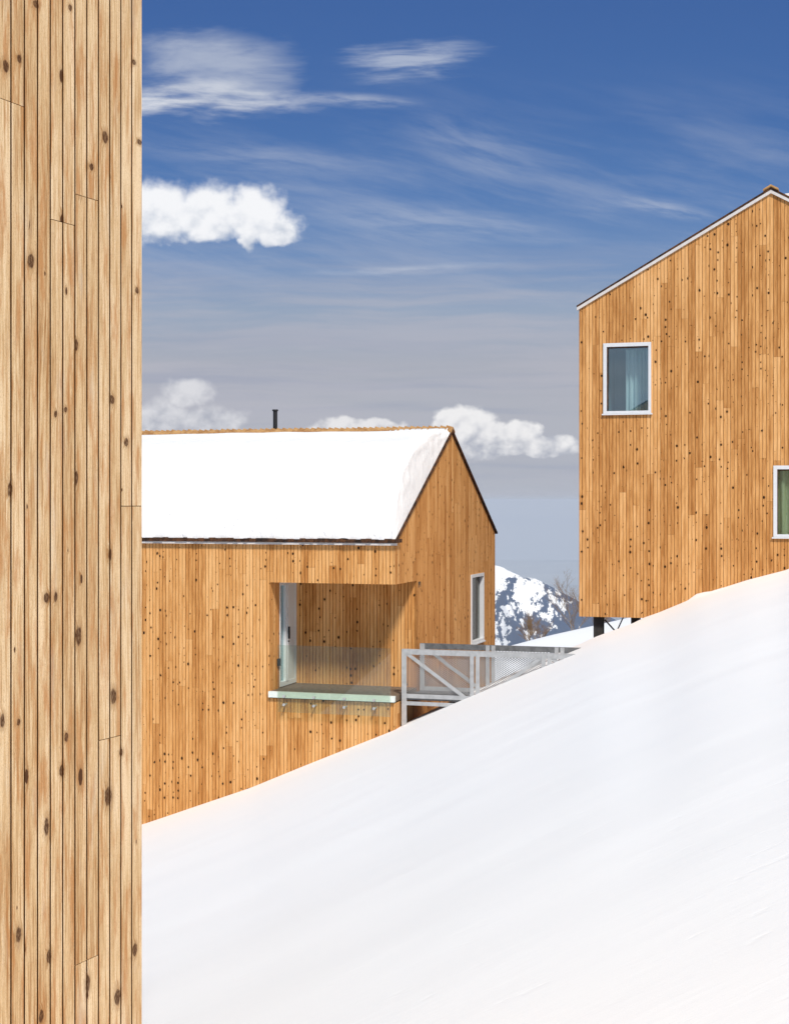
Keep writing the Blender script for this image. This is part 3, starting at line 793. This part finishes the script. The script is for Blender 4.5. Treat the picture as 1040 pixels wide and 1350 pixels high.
# stilts: wide flange columns with tie rods
def hcol(fr, a, b, z0, z1, w=.22):
    mb = MB(); fr.box(mb, a - w / 2, a + w / 2, b - .11, b - .095, z0, z1); fr.box(mb, a - w / 2, a + w / 2, b + .095, b + .11, z0, z1)
    fr.box(mb, a - .008, a + .008, b - .095, b + .095, z0, z1)
    fr.box(mb, a - w / 2 - .06, a + w / 2 + .06, b - .15, b + .15, z1, z1 + .015); return mb.build('stilt', M['steel'], rc)
for a, b in ((.42, .30), (.42, 6.2), (.42, 10.9), (4.4, 6.2), (8.4, 6.2), (4.4, 10.9), (8.4, 10.9)): hcol(FR, a, b, -10.5, ZBR - .006, .22 if b < 1 else .235)
for (a0, b0, z0, a1, b1, z1) in ((.55, .4, -2.85, 1.1, 2.2, -3.9), (.30, 6.0, -2.78, -.35, 6.0, -4.2), (.60, 6.2, -2.78, 1.2, 6.4, -4.0), (.25, 10.8, -2.78, -.3, 10.8, -4.3)):
    mb = MB(); mb.tube(FR.P(a0, b0, z0), FR.P(a1, b1, z1), .018, .018, 8); mb.build('tie_rod', M['steel'], rc)
# thin snow on its far slope
sn = MB(); sl_ = math.tan(math.radians(30.1))
N = 40
for (off, zt) in ((0, 0),):
    A = []; 
    for (t, h) in ((.07, .02), (.10, .10), (.2, .16), (.8, .2), (.97, .1), (1.0, .02)):
        a = WID / 2 + t * WID / 2; A.append((a, ZER + RISE * (1 - t) + .07 + h))
    Bt = [(a, ZER + RISE * (1 - (a - WID / 2) / (WID / 2)) + .068) for a, _ in reversed(A)]
    loop = A + Bt
    sn.prism([FR.P(a, .02, z) for a, z in loop], [FR.P(a, L_R - .3, z) for a, z in loop])
tag(sn.build('roof_snow', M['roof_snow']), 'thin strip of snow on the far roof slope of the stilted cabin', 'snow')


# ================================================================== LEFT CABIN (near)
ZEL, ZBL, L_L = 2.72, -6.0, 12.0
lc = empty('cabin', FL.P(L_L / 2, WID / 2, ZBL), 'pale weathered larch cabin wall close to the viewer along the left edge', 'cabin')
lw = planks(lambda a, o, z: Vector((*(FL.O + FL.ex * a - FL.ey * o), z)), 0, L_L, ZBL, ZEL, seed=71, gap=.0088, dep=.02, seg=3.8)
lw.build('side_wall', [M['wood_near'], M['backing']], lc)
ltop = lambda b: ZEL + RISE * (1 - abs(b - WID / 2) / (WID / 2))
lg = planks(lambda b, o, z: Vector((*(FL.O - FL.ex * o + FL.ey * b), z)), 0.0, WID, ZBL, ltop, seed=73, w=.08)
lg.build('gable_wall', [M['wood_near'], M['backing']], lc)
lb = MB(); FL.box(lb, .02, L_L, WID - .03, WID, ZBL, ZEL); lb.face([FL.P(L_L, b, z) for b, z in ((0, ZBL), (WID, ZBL), (WID, ZEL), (WID / 2, ZEL + RISE), (0, ZEL))])
lb.build('rear_wall', M['wood_near'], lc)
roof(FL, 'a', -.05, L_L, ZEL, lc)


# ================================================================== FOOTBRIDGE
br = empty('footbridge', FM.P(3.5, 1.0, -4.5), 'galvanised steel truss footbridge with mesh sides leading from the balcony cabin', 'bridge')
BT, BB = -3.155, -4.34; A0, A1 = .06, 8.2; BN, BFAR = .32, 1.68
posts = [.12, 1.66, 3.18, 4.7, 6.2, 7.7]
def mbx(fn, name, m, parent=br):
    mb = MB(); fn(mb); return mb.build(name, m, parent)
for b, far in ((BN, False), (BFAR, True)):
    sgn = -1 if not far else 1
    mt = M['galv_dark'] if far else M['galv']
    tc = mbx(lambda mb: (FM.box(mb, A0, A1, b - .05, b + .05, BT - .012, BT), FM.box(mb, A0, A1, b + (-.05 if not far else .038), b + (-.038 if not far else .05), BT - .11, BT - .0125)) if not far else FM.box(mb, A0, A1, b - .05, b + .05, BT - .115, BT), 'top_chord', mt)
    mbx(lambda mb: (FM.box(mb, A0, A1, b - .05, b + .05, BB, BB + .012), FM.box(mb, A0, A1, b - .05, b - .038, BB + .0125, BB + .08), FM.box(mb, A0, A1, b - .045, b - .035, BB + .15, BB + .24)), 'bottom_chord', M['galv'])
    for i, pa in enumerate(posts):
        z0 = BB - 1.4 if i == 0 and not far else BB + .013
        if i == 0:
            mbx(lambda mb: (FM.box(mb, pa - .06, pa + .05, b - .062, b - .051, z0, BT - .001), FM.box(mb, pa - .06, pa - .049, b - .0505, b + .05, z0, BT - .013)), 'post', M['galv'])
        else:
            for d in (-.105, .02):
                mbx(lambda mb: (FM.box(mb, pa + d, pa + d + .085, b - .062, b - .051, z0, BT - .001), FM.box(mb, pa + d, pa + d + .011, b - .0505, b + .04, z0, BT - .013)), 'post', M['galv'])
    for i in range(len(posts) - 1):
        p0, p1 = posts[i] + (.05 if i == 0 else .11), posts[i + 1] - .11
        zt, zb = BT - .09, BB + .13
        s, e = ((p0, zt), (p1, zb)) if i % 2 == 0 else ((p0, zb), (p1, zt))
        mb = MB(); mb.bar(FM.P(s[0], b - .035, s[1]), FM.P(e[0], b - .035, e[1]), .012, .075, Vector((EY.x, EY.y, 0)).cross(FM.P(e[0], b, e[1]) - FM.P(s[0], b, s[1])))
        mb.build('diagonal', M['galv'] , br)
        # expanded metal infill
        mp = MB(); x0, x1, q0, q1 = p0 - .01, p1 + .01, BB + .1, BT - .03
        H = q1 - q0; wd = x1 - x0; tn = .62; pit = .070
        for sgd in (1, -1):
            c = -H / tn - .1
            while c < wd + H / tn + .1:
                # line x = x0 + c + sgd * (z - mid)/tn
                zA, zB = q0, q1
                fx = lambda z: x0 + c + sgd * (z - (q0 + q1) / 2) / tn
                za, zb_ = q0, q1
                # clip in x
                for lim in (x0, x1):
                    zl = (q0 + q1) / 2 + (lim - x0 - c) * tn / sgd
                    low_out = (fx(za) < x0 - 1e-6) if lim == x0 else (fx(za) > x1 + 1e-6)
                    hi_out = (fx(zb_) < x0 - 1e-6) if lim == x0 else (fx(zb_) > x1 + 1e-6)
                    if low_out and hi_out: za = zb_ = None; break
                    if low_out: za = zl
                    if hi_out: zb_ = zl
                if za is not None and zb_ - za > .01:
                    h = .0050; o1, o2 = b + .006 + (.002 if sgd > 0 else 0), b + .0075 + (.002 if sgd > 0 else 0)
                    a_, b_ = (fx(za), za), (fx(zb_), zb_)
                    mp.face([FM.P(a_[0], o1, a_[1] - h), FM.P(b_[0], o1, b_[1] - h), FM.P(b_[0], o1, b_[1] + h), FM.P(a_[0], o1, a_[1] + h)])
                c += pit
        mp.build('mesh_panel', M['mesh'], br)
mbx(lambda mb: FM.box(mb, A0, A1, BN + .055, BFAR - .055, BB + .10, BB + .15), 'deck', M['galv_dark'])


# ================================================================== BARE TREES beyond the second bank
def bare_tree(x, y, h, lean, seed, label, spread=.55, sub=4, r0=.028):
    rnd = random.Random(seed); z0 = terrain(x, y) - .15
    root = empty('bare_tree', (x, y, z0), label, 'tree')
    tr, tw = MB(), MB()
    def grow(p, d, l, r, lev):
        n_ = 3; q = p
        for i in range(n_):
            d = (d + Vector((rnd.gauss(0, .10), rnd.gauss(0, .10), rnd.gauss(0, .05) + .04))).normalized()
            nq = q + d * l / n_; ra, rb = r * (1 - .25 * i / n_), r * (1 - .25 * (i + 1) / n_)
            (tr if lev <= 1 else tw).tube(q, nq, ra, rb, 5 if lev <= 1 else 3)
            q = nq
            if lev < sub and (i > 0 or lev > 0):
                for _ in range(2 if lev < 2 else 2):
                    ang = rnd.uniform(0, 6.28); sd = Vector((math.cos(ang), math.sin(ang), rnd.uniform(.3, .9)))
                    grow(q, (d * (1 - spread) + sd * spread).normalized(), l * rnd.uniform(.42, .66), r * .52, lev + 1)
        if lev < sub: grow(q, d, l * .6, r * .6, lev + 1)
    grow(Vector((x, y, z0)), Vector((lean[0], lean[1], 1)).normalized(), h * .5, r0, 0)
    tr.build('trunk', M['bark'], root); tw.build('crown', M['twig'], root)
def at(u, y): return (u - CX) / F * y
bare_tree(at(764, 86), 86, 5.0, (-.28, 0), 3, 'tall bare pale tree leaning beside the stilted cabin, above the far snow bank')
bare_tree(at(776, 86), 86, 3.2, (.5, 0), 9, 'short bare pale branch forking low at the corner of the stilted cabin')
bare_tree(at(714, 84), 84, 2.7, (-.05, 0), 5, 'pale thin bare shrub in front of the dark mountainside, right of its neighbour', .6)
bare_tree(at(699, 83), 83, 2.4, (-.15, 0), 6, 'brown twiggy shrub nearest the balcony cabin, above the footbridge rail', .65)

# ------------------------------------------------------------------ haze
hz = MB(); R = 30500
hz.hexa([Vector(p) for p in ((-R, -R, -1210), (R, -R, -1210), (R, R, -1210), (-R, R, -1210), (-R, -R, 22), (R, -R, 22), (R, R, 22), (-R, R, 22))])
def hazeb(n, o):
    v = n.new('ShaderNodeVolumePrincipled'); n.put(v.inputs['Color'], (.75, .84, .98)); v.inputs['Density'].default_value = 6.0e-5
    v.inputs['Anisotropy'].default_value = -0.25
    n.nt.links.new(v.outputs[0], o.inputs['Volume'])
ho = hz.build('haze', mat('haze_air', hazeb)); tag(ho, kind='stuff', label='thin blue haze in the valley air')
